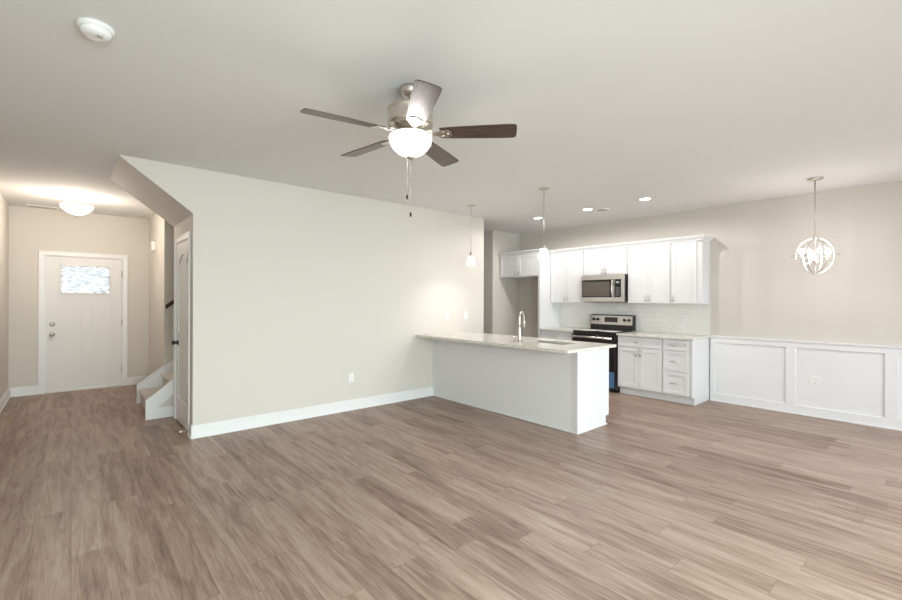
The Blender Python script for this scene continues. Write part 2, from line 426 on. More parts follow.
MB().lathe((FX, -.222, .645), [(.007, 0), (.007, .004), (0, .005)], 12, 'X').build('door_viewer', 'nickel', d1)
for z in (.28, 1.03, 1.80):
    MB().lathe((FX+.010, D1-.011, z-.05), [(.007, 0), (.007, .10)], 12).build('hinge', 'nickel', d1)

# ---- closet door: two panels, the upper with an arched top
YC = .922
cd = MB(); a, b = C0+.012, C1-.012
cd.box(a, YC+.011, .012, b, YC+.040, 2.031)
sw = .11; pa, pb_ = a+sw, b-sw
cd.box(a, YC, .012, pa, YC+.011, 2.031).box(pb_, YC, .012, b, YC+.011, 2.031)
cd.box(pa, YC, .012, pb_, YC+.011, .27).box(pa, YC, .86, pb_, YC+.011, 1.03)
cx_, hw = (pa+pb_)/2, (pb_-pa)/2
arc = [(pa+2*hw*k/16, 1.80 + .10*math.sin(math.pi*k/16)) for k in range(17)]
cd.prism(arc + [(pb_, 2.031), (pa, 2.031)], 'Y', YC, YC+.011)
i_ = .04
cd.box(pa+i_, YC+.003, .27+i_, pb_-i_, YC+.011, .86-i_)
arc2 = [(pa+i_+(2*hw-2*i_)*k/16, 1.76 + .10*math.sin(math.pi*k/16)) for k in range(17)]
cd.prism([(pa+i_, 1.03+i_)] + arc2 + [(pb_-i_, 1.03+i_)], 'Y', YC+.003, YC+.011)
d2 = struct(cd.build('door_2', 'door', bev=.0015), 'white two-panel closet door with arched upper panel')
MB().lathe((a+.10, YC, .905), [(.031, 0), (.031, -.008), (.013, -.014), (.012, -.028), (.024, -.036), (.028, -.048), (.020, -.058), (0, -.062)], 24, 'Y').build('door_knob', 'darkmetal', d2)
for z in (.35, 1.06, 1.84):
    MB().lathe((C1-.008, YC-.012, z-.048), [(.007, 0), (.007, .096)], 12).box(C1-.03, YC-.004, z-.045, C1-.012, YC-.0005, z+.045).build('hinge', 'nickel', d2)
# ---- door stop on the baseboard beside the closet
ds = thing('door_stop', 'small spring door stop on the floor trim at the corner by the closet door', 'door stop', (-5.10, .904, .07))
mb = MB(); pts = [(math.cos(k*.9)*.008, -.008-k*.0014, math.sin(k*.9)*.008) for k in range(44)]
mb.tube(pts, .0016, 6).build('spring', 'nickel', ds)
MB().lathe((0, 0, 0), [(.012, 0), (.012, -.008), (.006, -.010)], 16, 'Y').build('mount', 'nickel', ds)
MB().lathe((0, -.070, 0), [(.009, 0), (.010, -.012), (.006, -.018)], 16, 'Y').build('rubber_tip', 'plastic', ds)

# ------------------------------------------------------------------ staircase
st = thing('staircase', 'carpeted staircase with white stringers rising beside the closet door', 'stairs', (-6.66, .66, 0))
NS = 7; RUN, RISE = .25, .19; Y0 = .70; SX0, SX1 = -7.172, -6.158
slope = .775
def zl(y): return .215 + slope*(y-.645)
for k in range(NS):
    y0, z1_ = Y0+k*RUN, (k+1)*RISE
    y1 = 3.29 if k == NS-1 else y0+RUN
    pts = [(y0, z1_-RISE), (y0, z1_-.045), (y0-.018, z1_-.035), (y0-.026, z1_-.018), (y0-.020, z1_-.004), (y0-.004, z1_), (y1+.0, z1_), (y1+.0, z1_-RISE)]
    if k == 0: pts[0] = (y0, 0.0); pts[-1] = (y1, 0.0)
    MB().prism(pts, 'X', SX0, SX1).build('step', 'carpet', st, world=True)
# near stringer: sloping skirt, foot board and drywall triangle
sk = MB(); ye = .918
sk.prism([(.645, 0), (.645, .215), (ye, zl(ye)), (ye, zl(ye)-.165), (.762, .128), (ye, .118), (ye, 0)], 'X', -6.156, -6.124)
near = sk.build('stringer', 'trim', st, world=True, bev=.002)
MB().prism([(.700, .03), (.700, .17), (ye, zl(ye)-.06), (ye, .03)], 'X', -6.156, -6.146).build('stringer_panel', 'wall', st, world=True)
fs = MB()
fs.prism([(.660, 0), (.660, .222), (2.9, .222+slope*2.24), (3.28, .222+slope*2.24), (3.28, .10), (1.0, 0)], 'X', -7.218, -7.176).build('stringer', 'trim', st, world=True, bev=.002)
# caps on both stringers
for x0, ya, yb, dz in ((-6.162, .640, ye, 0), (-7.222, .655, .966, .004)):
    MB().prism([(ya, zl(ya)+dz-.001), (ya, zl(ya)+dz+.012), (yb, zl(yb)+dz+.012), (yb, zl(yb)+dz-.001)], 'X', x0, x0+.05 if x0 > -7 else x0+.054).build('stringer_cap', 'trim', st, world=True)
# handrail on the stairwell wall
hr = thing('handrail', 'dark stained wooden handrail on the stairwell wall', 'handrail', (-7.15, 1.10, 1.15))
def hz(y): return 1.30 + slope*(y-.985)
d_ = Vector((0, 1, slope)).normalized()
MB().prism([(.975, hz(.975)-.030), (.975, hz(.975)+.030), (3.1, hz(3.1)+.030), (3.1, hz(3.1)-.030)], 'X', -7.150, -7.105).build('rail', 'handle_rail', hr, world=True, bev=.008)
for y_ in (1.14, 2.0, 2.9):
    MB().tube([(-7.219, y_, hz(y_)-.07), (-7.16, y_, hz(y_)-.07), (-7.128, y_, hz(y_)-.05), (-7.128, y_, hz(y_)-.020)], .006).lathe((-7.2195, y_, hz(y_)-.07), [(.022, 0), (.018, .008)], 16, 'X').build('bracket', 'nickel', hr, world=True)

# ------------------------------------------------------------------ entry fixtures
vt = thing('ceiling_vent', 'white ceiling register close to the entry wall above the front door', 'vent', (-8.62, -.32, CE))
MB().box(-.08, -.17, -.008, .08, .17, 0).build('frame', 'plastic', vt, bev=.002)
mb = MB()
for k in range(7): mb.box(-.058+k*.0175, -.145, -.013, -.050+k*.0175, .145, -.008)
mb.build('louvre', 'ventin', vt)
ch = thing('door_chime', 'small white chime box high on the wall right of the front door', 'door chime', (-8.17, .97, 2.22))
MB().box(-.10, -.045, -.075, .10, 0, .075).build('cover', 'plastic', ch, bev=.008)
mb = MB()
for k in range(5): mb.box(-.06, -.047, -.04+k*.018, .06, -.045, -.036+k*.018)
mb.build('grille', 'ventin', ch)
# semi-flush bowl light
fl = thing('semi_flush_light', 'semi-flush ceiling light with a glowing glass bowl in the entry', 'ceiling light', (-7.415, .044, CE))
MB().lathe((0, 0, 0), [(.075, 0), (.075, -.012), (.060, -.024), (.022, -.030), (.020, -.045), (.012, -.052)], 32).build('canopy', 'nickel', fl)
MB().lathe((0, 0, 0), [(.007, -.045), (.007, -.24), (.014, -.245), (.014, -.262), (.004, -.275)], 16).build('centre_rod', 'nickel', fl)
for k in range(3):
    an = .4+k*2.094; c, s_ = math.cos(an), math.sin(an)
    MB().tube([(c*.015, s_*.015, -.046), (c*.05, s_*.05, -.055), (c*.085, s_*.085, -.080), (c*.11, s_*.11, -.112), (c*.135, s_*.135, -.124), (c*.160, s_*.160, -.128)], .0055).build('arm', 'nickel', fl)
prof = [(.172, -.128), (.170, -.138), (.156, -.165), (.130, -.195), (.095, -.222), (.05, -.242), (.014, -.248)]
MB().lathe((0, 0, 0), prof + [(r*.96, z+.005) for r, z in reversed(prof)], 48, cap=False).build('glass_bowl', 'bowl', fl)
for k in range(2):
    MB().lathe(((-1)**k*.06, 0, -.15), [(.012, 0), (.026, -.02), (.028, -.04), (.018, -.058), (0, -.064)], 16).build('bulb', 'bulb', fl)
point('entry_lamp_light', (0, 0, -.222), 78, ENTRY, .06, fl)

# ------------------------------------------------------------------ living-room ceiling
sd = thing('smoke_detector', 'round white smoke detector on the ceiling at upper left', 'smoke detector', (-2.734, .083, CE))
MB().lathe((0, 0, 0), [(.075, 0), (.075, -.012), (.066, -.018), (.064, -.020)], 40).build('base', 'plastic', sd)
MB().lathe((0, 0, 0), [(.062, -.018), (.062, -.034), (.050, -.046), (.020, -.050), (0, -.050)], 40).build('cover', 'plastic', sd)
MB().lathe((.02, .015, -.0475), [(.012, 0), (.012, -.004), (0, -.005)], 20).build('button', 'ventin', sd)

FC = Vector((-2.225, 1.590, CE))
fan = thing('ceiling_fan', 'five-blade ceiling fan with dark wood blades, nickel motor and lit glass bowl', 'ceiling fan', FC)
MB().lathe((0, 0, 0), [(.062, 0), (.064, -.012), (.060, -.034), (.045, -.052), (.018, -.060)], 32).build('canopy', 'nickel', fan)
MB().lathe((0, 0, 0), [(.012, -.055), (.012, -.135)], 16).build('downrod', 'nickel', fan)
MB().lathe((0, 0, 0), [(.018, -.127), (.070, -.129), (.132, -.132), (.143, -.136), (.146, -.144), (.140, -.151), (.138, -.172), (.141, -.205), (.145, -.228), (.138, -.240), (.118, -.248), (.085, -.262), (.06, -.268)], 48).build('motor_housing', 'nickel', fan)
BZ = 2.440-CE
A0 = 4.540
for k in range(5):
    an = A0 + k*2*math.pi/5
    pitch = math.radians(-12)
    R_ = Matrix.Rotation(an, 4, 'Z') @ Matrix.Rotation(pitch, 4, 'X')
    # blade outline (x outwards)
    out = [(.185, -.052), (.25, -.058), (.45, -.066), (.60, -.070), (.640, -.068), (.653, -.058), (.656, -.03), (.656, .03), (.653, .058), (.640, .068), (.60, .070), (.45, .066), (.25, .058), (.185, .052)]
    b_ = MB().prism(out, 'Z', -.003, .003).build('blade', 'walnut', fan, bev=.001)
    b_.location = (0, 0, BZ); b_.rotation_euler = R_.to_euler()
    ir = MB()
    ir.prism([(.10, -.018), (.15, -.014), (.19, -.035), (.235, -.040), (.255, -.020), (.262, 0), (.255, .020), (.235, .040), (.19, .035), (.15, .014), (.10, .018)], 'Z', -.008, -.0035)
    ir.box(.075, -.016, -.006, .14, .016, .012)
    for sx, sy in ((.205, -.022), (.205, .022), (.238, 0)): ir.lathe((sx, sy, -.0075), [(.006, 0), (.005, -.003), (0, -.004)], 10)
    io = ir.build('blade_iron', 'nickel', fan, bev=.001); io.location = (0, 0, BZ); io.rotation_euler = R_.to_euler()
MB().lathe((0, 0, 0), [(.06, -.262), (.075, -.270), (.078, -.285), (.118, -.290), (.128, -.296), (.128, -.302)], 40).build('light_kit', 'nickel', fan)
prof = [(.131, -.303), (.134, -.314), (.129, -.342), (.110, -.378), (.080, -.406), (.040, -.424), (.012, -.429)]
MB().lathe((0, 0, 0), prof + [(r*.96, z+.005) for r, z in reversed(prof)], 48, cap=False).build('glass_bowl', 'bowl', fan)
MB().lathe((0, 0, 0), [(.024, -.424), (.026, -.432), (.018, -.442), (.006, -.448), (0, -.449)], 20).build('finial', 'nickel', fan)
for k in range(2):
    MB().lathe(((-1)**k*.04, 0, -.31), [(.012, 0), (.026, -.02), (.028, -.04), (.018, -.058), (0, -.064)], 16).build('bulb', 'bulb', fan)
for (dx, dy, zb) in ((-.020, -.010, -.665), (-.004, .006, -.775)):
    c = MB().tube([(dx, dy, -.44), (dx, dy, zb)], .0011, 6).build('pull_chain', 'nickel', fan)
    MB().lathe((dx, dy, zb+.004), [(.002, 0), (.0055, -.006), (.007, -.020), (.004, -.030), (0, -.031)], 14).build('pull_knob', 'darkmetal', c)
point('fan_lamp_light', (0, 0, -.345), 42, WHITE, .06, fan)

# ------------------------------------------------------------------ pendants
pd = thing('pendant_light', 'mini pendant light nearer the long wall over the counter', 'pendant light', (-4.439, 4.215, CE), 'mini pendants over the counter')
MB().lathe((0, 0, 0), [(.062, 0), (.062, -.006), (.050, -.014), (.010, -.020)], 32).build('canopy', 'nickel', pd)
MB().lathe((0, 0, 0), [(.0045, -.015), (.0045, -.665)], 10).build('rod', 'nickel', pd)
MB().lathe((0, 0, 0), [(.008, -.655), (.018, -.665), (.020, -.700), (.024, -.712)], 20).build('socket', 'nickel', pd)
pr = [(.022, -.712), (.040, -.714), (.050, -.758), (.061, -.810), (.067, -.838), (.064, -.838), (.057, -.808), (.047, -.760), (.038, -.718), (.022, -.715)]
MB().lathe((0, 0, 0), pr, 32, cap=False).build('glass_shade', 'shade', pd)
MB().lathe((0, 0, 0), [(.010, -.718), (.018, -.738), (.022, -.762), (.016, -.782), (0, -.788)], 16).build('bulb', 'bulb', pd)
point('pendant_lamp_light', (0, 0, -.80), 12, WHITE, .022, pd)
p2 = copy_tree(pd); p2.location = (-3.188, 4.212, CE); p2['label'] = 'mini pendant light over the free end of the counter, above the faucet side'
p2['label'] = 'mini pendant light nearer the camera, over the right half of the counter'

# ------------------------------------------------------------------ recessed cans
cn = thing('recessed_light', 'leftmost recessed ceiling light, above the tall panel by the refrigerator alcove', 'recessed light', (-4.403, 5.66, CE), 'recessed kitchen downlights')
MB().lathe((0, 0, 0), [(.062, -.001), (.064, -.004), (.082, -.006), (.085, -.001)], 36, cap=False).build('trim_ring', 'plastic', cn)
MB().lathe((0, 0, 0), [(.063, -.002), (.040, -.005), (0, -.006)], 36).build('lens', 'can', cn)
l = bpy.data.lights.new('downlight_light', 'SPOT'); l.energy = 36; l.spot_size = math.radians(174); l.spot_blend = .35; l.shadow_soft_size = .04; l.color = WHITE
lo = bpy.data.objects.new('downlight_light', l); COL.objects.link(lo); lo.parent = cn; lo.location = (0, 0, -.012)
for x, y_, lb in ((-3.504, 5.66, 'middle recessed ceiling light, above the microwave'), (-2.648, 5.63, 'rightmost recessed ceiling light, above the right end of the cabinets')):
    c = copy_tree(cn); c.location = (x, y_, CE); c['label'] = lb
kv = thing('ceiling_vent', 'small flat ceiling vent right beside the middle recessed light', 'vent', (-3.36, 5.80, CE))
MB().lathe((0, 0, 0), [(.11, 0), (.11, -.008), (.095, -.014), (.06, -.014)], 32).build('frame', 'plastic', kv)
MB().lathe((0, 0, 0), [(.085, -.013), (.060, -.020), (0, -.022)], 32).build('diffuser', 'ventin', kv)

# ------------------------------------------------------------------ orb chandelier
cz = 1.891-CE
oc = thing('orb_chandelier', 'metal orb chandelier with candle bulbs hanging in the dining area', 'chandelier', (-.992, 6.041, CE))
MB().lathe((0, 0, 0), [(.070, 0), (.070, -.008), (.055, -.018), (.012, -.026)], 32).build('canopy', 'nickel', oc)
MB().lathe((0, 0, 0), [(.0055, -.02), (.0055, cz+.19)], 10).build('rod', 'nickel', oc)
MB().lathe((0, 0, 0), [(.006, cz+.24), (.013, cz+.225), (.013, cz+.19), (.009, cz+.18), (.009, cz-.03), (.022, cz-.045), (.022, cz-.06), (.008, cz-.075), (.008, cz-.19), (.012, cz-.20), (0, cz-.21)], 16).build('stem', 'nickel', oc)
def ring(rx, rz, ang, wd=.009, th=.004, tilt=0):
    mb = MB(); n = 64; V = []
    for k in range(n):
        a = 2*math.pi*k/n
        c, s_ = math.cos(a), math.sin(a)
        row = []
        for q in (1, 1-th/rx):
            for w_ in (-wd/2, wd/2): row.append(mb.bm.verts.new((rx*q*c, w_, rz*q*s_)))
        V.append(row)
    for k in range(n):
        A, B = V[k], V[(k+1) % n]
        for i, j in ((0, 1), (1, 3), (3, 2), (2, 0)):
            f = mb.bm.faces.new((A[i], B[i], B[j], A[j])); f.smooth = True
    bmesh.ops.recalc_face_normals(mb.bm, faces=mb.bm.faces[:])
    return mb
va = math.atan2(6.041, -.992)                 # direction towards the camera line
o_ = ring(.163, .193, 0).build('vertical_ring', 'polished', oc); o_.location = (0, 0, cz); o_.rotation_euler = (0, 0, va - math.pi/2 + .12)
o_ = ring(.165, .195, 0).build('vertical_ring', 'polished', oc); o_.location = (0, 0, cz); o_.rotation_euler = (0, 0, va - math.pi/2 + .12 + math.radians(62))
o_ = ring(.163, .193, 0).build('vertical_ring', 'polished', oc); o_.location = (0, 0, cz); o_.rotation_euler = (0, 0, va - math.pi/2 + .12 + math.radians(120))
o_ = ring(.208, .208, 0).build('horizontal_ring', 'polished', oc); o_.location = (0, 0, cz+.004); o_.rotation_euler = (math.pi/2, 0, 0)
for k in range(4):
    an = .5 + k*math.pi/2; c, s_ = math.cos(an), math.sin(an)
    ar = MB().tube([(c*.02, s_*.02, cz-.055), (c*.055, s_*.055, cz-.085), (c*.095, s_*.095, cz-.080), (c*.115, s_*.115, cz-.045)], .0045).lathe((c*.115, s_*.115, cz-.047), [(.018, 0), (.020, .006), (.010, .008)], 16).build('arm', 'nickel', oc)
    MB().lathe((c*.115, s_*.115, cz-.04), [(.010, 0), (.010, .055)], 14).build('candle_sleeve', 'plastic', ar)
    MB().lathe((c*.115, s_*.115, cz+.015), [(.010, 0), (.024, .018), (.026, .034), (.014, .058), (0, .072)], 14).build('bulb', 'bulb', ar)
point('chandelier_light', (0, 0, cz+.045), 10, WHITE, .05, oc)

# ------------------------------------------------------------------ outlets and switches
def plate(name, label, loc, nrm, kind, cat, w_=.070, h_=.115):
    rz = {'+X': math.pi/2, '-Y': 0, '+Y': math.pi}[nrm]
    t = thing(name, label, cat, loc, None, rz)
    MB().box(-w_/2, -.006, -h_/2, w_/2, 0, h_/2).build('cover_plate', 'plastic', t, bev=.002)
    if kind == 'outlet':
        for z in (-.020, .020):
            s_ = MB().box(-.017, -.0085, z-.014, .017, -.006, z+.014).build('socket', 'plastic', t, bev=.003)
            MB().box(-.008, -.0090, z-.004, -.006, -.0084, z+.006).box(.006, -.0090, z-.004, .008, -.0084, z+.006).lathe((0, -.0084, z-.009), [(.0025, 0), (.0025, -.0006)], 8, 'Y').build('slot', 'slot', s_)
    else:
        MB().prism([(-.0055, -.014), (-.0085, .032), (-.0055, .034), (-.0055, -.034), (-.0075, -.033)], 'X', -.016, .016).build('rocker', 'plastic', t, bev=.001)
    return t
plate('wall_outlet', 'electrical outlet low on the long plain wall', (PX, 2.68, .41), '+X', 'outlet', 'outlet')
plate('wall_switch', 'light switch on the long wall, left one of the pair above the counter', (PX, 4.278, 1.180), '+X', 'switch', 'light switch')
plate('wall_switch', 'light switch on the long wall, right one of the pair beside the wall end', (PX, 4.66, 1.165), '+X', 'switch', 'light switch')
plate('wall_outlet', 'electrical outlet set in the white wainscot panel', (-1.11, YF-.006, .435), '-Y', 'outlet', 'outlet', .115, .115)

# ------------------------------------------------------------------ cabinets
def shaker(x0, x1, z0, z1, yf, fw=.055, th=.020):
    mb = MB()
    mb.box(x0, yf+.008, z0, x1, yf+th, z1)
    mb.box(x0, yf, z0, x0+fw, yf+.008, z1).box(x1-fw, yf, z0, x1, yf+.008, z1)
    mb.box(x0+fw, yf, z0, x1-fw, yf+.008, z0+fw).box(x0+fw, yf, z1-fw, x1-fw, yf+.008, z1)
    return mb
def pull(x, z, yf, vertical, ln=.10):
    mb = MB(); h = ln/2
    if vertical:
        mb.tube([(x, yf-.028, z-h), (x, yf-.028, z+h)], .0055)
        for s_ in (-1, 1): mb.tube([(x, yf, z+s_*(h-.018)), (x, yf-.028, z+s_*(h-.018))], .004)
    else:
        mb.tube([(x-h, yf-.028, z), (x+h, yf-.028, z)], .0055)
        for s_ in (-1, 1): mb.tube([(x+s_*(h-.018), yf, z), (x+s_*(h-.018), yf-.028, z)], .004)
    return mb
def cdoor(t, x0, x1, z0, z1, yf, hx, hz_, ln=.09):
    d = shaker(x0, x1, z0, z1, yf).build('door', 'cab', t, world=True, bev=.0012)
    pull(hx, hz_, yf, True, ln).build('handle', 'nickel', d)
def cdrawer(t, x0, x1, z0, z1, yf, fw=.04):
    mb = shaker(x0, x1, z0, z1, yf, fw)
    d = mb.build('drawer', 'cab', t, world=True, bev=.0012)
    pull((x0+x1)/2, (z0+z1)/2, yf, False).build('handle', 'nickel', d)
YB = 6.22     # base door face
YU = 6.52     # upper door face
G = .004
BK = YF-.001
# refrigerator-alcove cabinet
FXL, FXR = -5.766, -4.827
t = thing('wall_cabinet', 'white two-door cabinet bridging the top of the refrigerator alcove', 'cabinet', (-5.32, 6.5, 1.826), 'white wall cabinets')
MB().box(FXL, YB+.021, 1.826, FXR, BK, 2.262).build('body', 'cab', t, world=True, bev=.001)
mx_ = (FXL+FXR)/2
cdoor(t, FXL+.03, mx_-G/2, 1.84, 2.235, YB, mx_-.035, 1.91); cdoor(t, mx_+G/2, FXR-.01, 1.84, 2.235, YB, mx_+.035, 1.91)
tag(MB().box(-4.825, YB, 0, -4.787, BK, 2.262).build('tall_cabinet_panel', 'cab', bev=.001), 'tall white side panel between the refrigerator alcove and the counter', 'cabinet panel')
# uppers: left pair
def upper(label, x0, x1, z0, doors, hz_off=.075, filler=0):
    t = thing('wall_cabinet', label, 'cabinet', ((x0+x1)/2, 6.68, z0), 'white wall cabinets')
    MB().box(x0, YU+.021, z0, x1, BK, 2.262).build('body', 'cab', t, world=True, bev=.001)
    a, b = x0+.012, x1-.012-filler
    if doors == 2:
        m_ = (a+b)/2
        cdoor(t, a, m_-G/2, z0+.006, 2.235, YU, m_-.032, z0+hz_off); cdoor(t, m_+G/2, b, z0+.006, 2.235, YU, m_+.032, z0+hz_off)
    else:
        cdoor(t, a, b, z0+.006, 2.235, YU, a+.030, z0+hz_off)
    return t
upper('white two-door wall cabinet left of the microwave', -4.785, -4.112, 1.36, 2)
upper('short white two-door wall cabinet directly over the microwave', -4.110, -3.342, 1.815, 2, .06)
upper('white two-door wall cabinet right of the microwave', -3.340, -2.692, 1.36, 2)
upper('narrow single-door wall cabinet at the right end of the run', -2.690, -2.280, 1.36, 1, filler=.055)
# crown moulding
def crown_profile(path_pts):
    # sweep profile (offset outwards, z) around corner path; path points have an outward offset direction
    prof = [(0, 2.236), (.010, 2.236), (.012, 2.250), (.030, 2.268), (.044, 2.284), (.048, 2.288), (.048, 2.302), (0, 2.302)]
    mb = MB(); rows = []
    for (x, y, ox, oy) in path_pts: rows.append([mb.bm.verts.new((x+ox*o, y+oy*o, z)) for o, z in prof])
    n = len(prof)
    for A, B in zip(rows, rows[1:]):
        for i in range(n): mb.bm.faces.new((A[i], B[i], B[(i+1) % n], A[(i+1) % n]))
    mb.bm.faces.new(rows[0]); mb.bm.faces.new(rows[-1])
    bmesh.ops.recalc_face_normals(mb.bm, faces=mb.bm.faces[:])
    return mb
YFc, YUc = YB-.0005, YU-.0005
tag(crown_profile([(FXL, YFc, 0, -1), (-4.786, YFc, 1, -1), (-4.786, YUc, 1, -1), (-2.279, YUc, 1, -1), (-2.279, BK, 1, 0)]).build('crown_moulding', 'cab'), 'white crown moulding along the top of the kitchen wall cabinets', 'moulding')

# base cabinets
def base(label, x0, x1, spec, end=False):
    t = thing('base_cabinet', label, 'cabinet', ((x0+x1)/2, 6.5, 0), 'white base cabinets')
    mb = MB().box(x0, YB+.021, .105, x1, BK, .879).box(x0, YB+.085, 0, x1, BK, .105)
    mb.build('body', 'cab', t, world=True, bev=.001)
    a, b = x0+.010, x1-(.034 if end else .010)
    if spec == 'doors':
        m_ = (a+b)/2
        cdrawer(t, a, b, .725, .865, YB)
        cdoor(t, a, m_-G/2, .125, .712, YB, m_-.032, .635); cdoor(t, m_+G/2, b, .125, .712, YB, m_+.032, .635)
    else:
        for z0_, z1_ in ((.725, .865), (.435, .712), (.125, .422)): cdrawer(t, a, b, z0_, z1_, YB)
    if end:
        MB().prism([(YB+.004, .105), (YB+.004, .879), (BK, .879), (BK, 0), (YB+.075, 0), (YB+.075, .105)], 'X', x1+.0005, x1+.019).build('end_panel', 'cab', t, world=True, bev=.001)
    return t
base('white base cabinet left of the range, next to the alcove panel', -4.785, -4.104, 'doors')
base('white base cabinet with one drawer over two doors, right of the range', -3.340, -2.676, 'doors')
base('three-drawer white base cabinet at the right end of the run', -2.674, -2.300, 'drawers', True)
for x0, x1, lb in ((-4.785, -4.102, 'short speckled granite counter left of the range'), (-3.342, -2.262, 'speckled granite counter right of the range')):
    tag(MB().box(x0, 6.190, .880, x1, YF-.009, .910).build('countertop', 'granite', bev=.003), lb, 'countertop')
tag(MB().box(-4.785, YF-.008, .912, -2.268, YF-.0005, 1.358).build('tile_backsplash', 'tile'), 'white subway tile backsplash between counters and wall cabinets', 'backsplash')
plate('wall_outlet', 'electrical outlet on the tile backsplash right of the range', (-2.62, YF-.0085, 1.13), '-Y', 'outlet', 'outlet')

# ------------------------------------------------------------------ range
RX0, RX1 = -4.098, -3.346; rc = (RX0+RX1)/2; RF = 6.165
rg = thing('range', 'stainless and black electric range between the base cabinets', 'range', (rc, 6.5, 0))
MB().box(RX0, RF+.045, .045, RX1, 6.80, .905).box(RX0+.03, RF+.10, 0, RX1-.03, 6.78, .045).build('body', 'black', rg, world=True, bev=.002)
MB().box(RX0-.0, RF+.02, .9055, RX1, 6.70, .918).build('cooktop', 'blackglass', rg, world=True, bev=.003)
for bx_, by_, br_ in ((-.19, .12, .10), (.19, .12, .085), (-.19, .36, .075), (.19, .36, .10)):
    mb = MB().lathe((rc+bx_, RF+.05+by_, .9182), [(br_, 0), (br_, .0006), (br_-.004, .0006), (br_-.004, 0)], 40, cap=False)
    mb.build('burner_ring', 'ventin', rg, world=True)
od = MB().box(RX0+.004, RF, .215, RX1-.004, RF+.043, .868).build('oven_door', 'blackglass', rg, world=True, bev=.004)
MB().box(RX0+.10, RF-.002, .34, RX1-.10, RF-.0002, .70).build('oven_window', mat('oven_window_glass', (.03, .02, .018), .04), od)
hb = MB().tube([(RX0+.03, RF-.045, .826), (RX1-.03, RF-.045, .826)], .018, 16)
for x in (RX0+.06, RX1-.06): hb.box(x-.012, RF-.045, .816, x+.012, RF, .838)
hb.build('oven_handle', 'polished', od)
MB().box(RX0+.004, RF+.004, .055, RX1-.004, RF+.043, .207).build('storage_drawer', 'black', rg, world=True, bev=.004)
MB().box(RX1-.26, RF-.002, .078, RX1-.014, RF-.0006, .320).build('label_film', 'bluefilm', rg, world=True)
bgd = MB().prism([(6.72, .919), (6.735, 1.155), (6.755, 1.166), (6.815, 1.166), (6.815, .919)], 'X', RX0, RX1).build('backguard', 'black', rg, world=True, bev=.002)
def onb(z): return 6.72 + (z-.919)/.236*.015
MB().prism([(onb(1.005)-.006, 1.005), (onb(1.150)-.006, 1.150), (onb(1.150)-.0005, 1.150), (onb(1.005)-.0005, 1.005)], 'X', RX0+.012, RX1-.012).build('control_panel', 'steel', bgd)
MB().prism([(onb(1.045)-.009, 1.045), (onb(1.125)-.009, 1.125), (onb(1.125)-.0062, 1.125), (onb(1.045)-.0062, 1.045)], 'X', rc-.115, rc+.115).build('display', 'blackglass', bgd)
for dx in (-.31, -.235, .235, .31):
    MB().lathe((rc+dx, 6.722, 1.085), [(.023, 0), (.021, -.022), (.015, -.026), (0, -.026)], 20, 'Y').box(rc+dx-.003, 6.690, 1.068, rc+dx+.003, 6.697, 1.102).build('knob', 'black', bgd)
mb = MB().box(rc-.035, 6.7195, 1.078, rc-.008, 6.7205, 1.096).box(rc+.008, 6.7195, 1.078, rc+.035, 6.7205, 1.096)
pp = MB().prism([(RX0+.10, RF+.06), (RX0+.36, RF+.10), (RX0+.34, RF+.40), (RX0+.08, RF+.36)], 'Z', .9190, .9205).build('pale_sheet', 'pale')  # two thin white slabs just above the black cooktop
tag(pp, 'thin white sheet lying on the black cooktop, left half', 'paper sheet', 'thin white sheets on the cooktop')
pp = MB().prism([(RX1-.33, RF+.09), (RX1-.05, RF+.06), (RX1-.07, RF+.34), (RX1-.34, RF+.36)], 'Z', .9190, .9205).build('pale_sheet', 'pale')
tag(pp, 'thin white sheet lying on the black cooktop, right half', 'paper sheet', 'thin white sheets on the cooktop')
mb.bm.free()

# ------------------------------------------------------------------ microwave
mw = thing('microwave', 'stainless over-the-range microwave with black window', 'microwave', (rc, 6.62, 1.385))
MZ0, MZ1, MF = 1.385, 1.812, 6.425
MB().box(RX0, MF+.028, MZ0, RX1, BK-.008, MZ1).build('body', 'black', mw, world=True, bev=.003)
fd = MB()
wx0, wx1, wz0, wz1 = RX0+.022, RX0+.545, 1.452, 1.735
fd.box(RX0, MF, MZ0, RX1, MF+.027, wz0).box(RX0, MF, wz1, RX1, MF+.027, MZ1).box(RX0, MF, wz0, wx0, MF+.027, wz1).box(RX1-.045, MF, wz0, RX1, MF+.027, wz1)
fd.box(wx1, MF+.004, wz0, RX1-.045, MF+.027, wz1)
face = fd.build('door_face', 'steel', mw, world=True, bev=.002)
MB().box(wx0, MF+.003, wz0, wx1, MF+.026, wz1).build('window_frame', 'blackglass', face)
MB().box(wx0+.02, MF+.0015, wz0+.02, wx1-.03, MF+.0029, wz1-.032).build('window_glass', 'mwglass', face)
cp = MB().box(RX0+.60, MF-.001, wz0+.004, RX1-.050, MF+.0038, wz1-.002).build('control_panel', 'blackglass', face)
bt = MB()
for r_ in range(5):
    for c_ in range(3): bt.box(RX0+.620+c_*.024, MF-.002, wz0+.03+r_*.028, RX0+.636+c_*.024, MF-.0011, wz0+.044+r_*.028)
bt.build('keypad', mat('grey_key_marks', (.22, .22, .22), .5), cp)
MB().box(RX0+.622, MF-.002, wz1-.060, RX1-.075, MF-.0011, wz1-.035).build('display', mat('lcd_display', (.35, .40, .40), .3), cp)
hp = [(RX0+.572+.0, MF-.008-.034*math.sin(math.pi*k/12), wz0-.005+(wz1-wz0+.01)*k/12) for k in range(13)]
MB().tube(hp, .013, 12).build('handle', 'steel', face)

# ------------------------------------------------------------------ peninsula
PB = 4.010; PE = -2.584; PW_ = 4.625
pn = thing('peninsula_cabinet', 'white peninsula base cabinet with plain back panel facing the living room', 'cabinet', (-3.8, 4.3, 0))
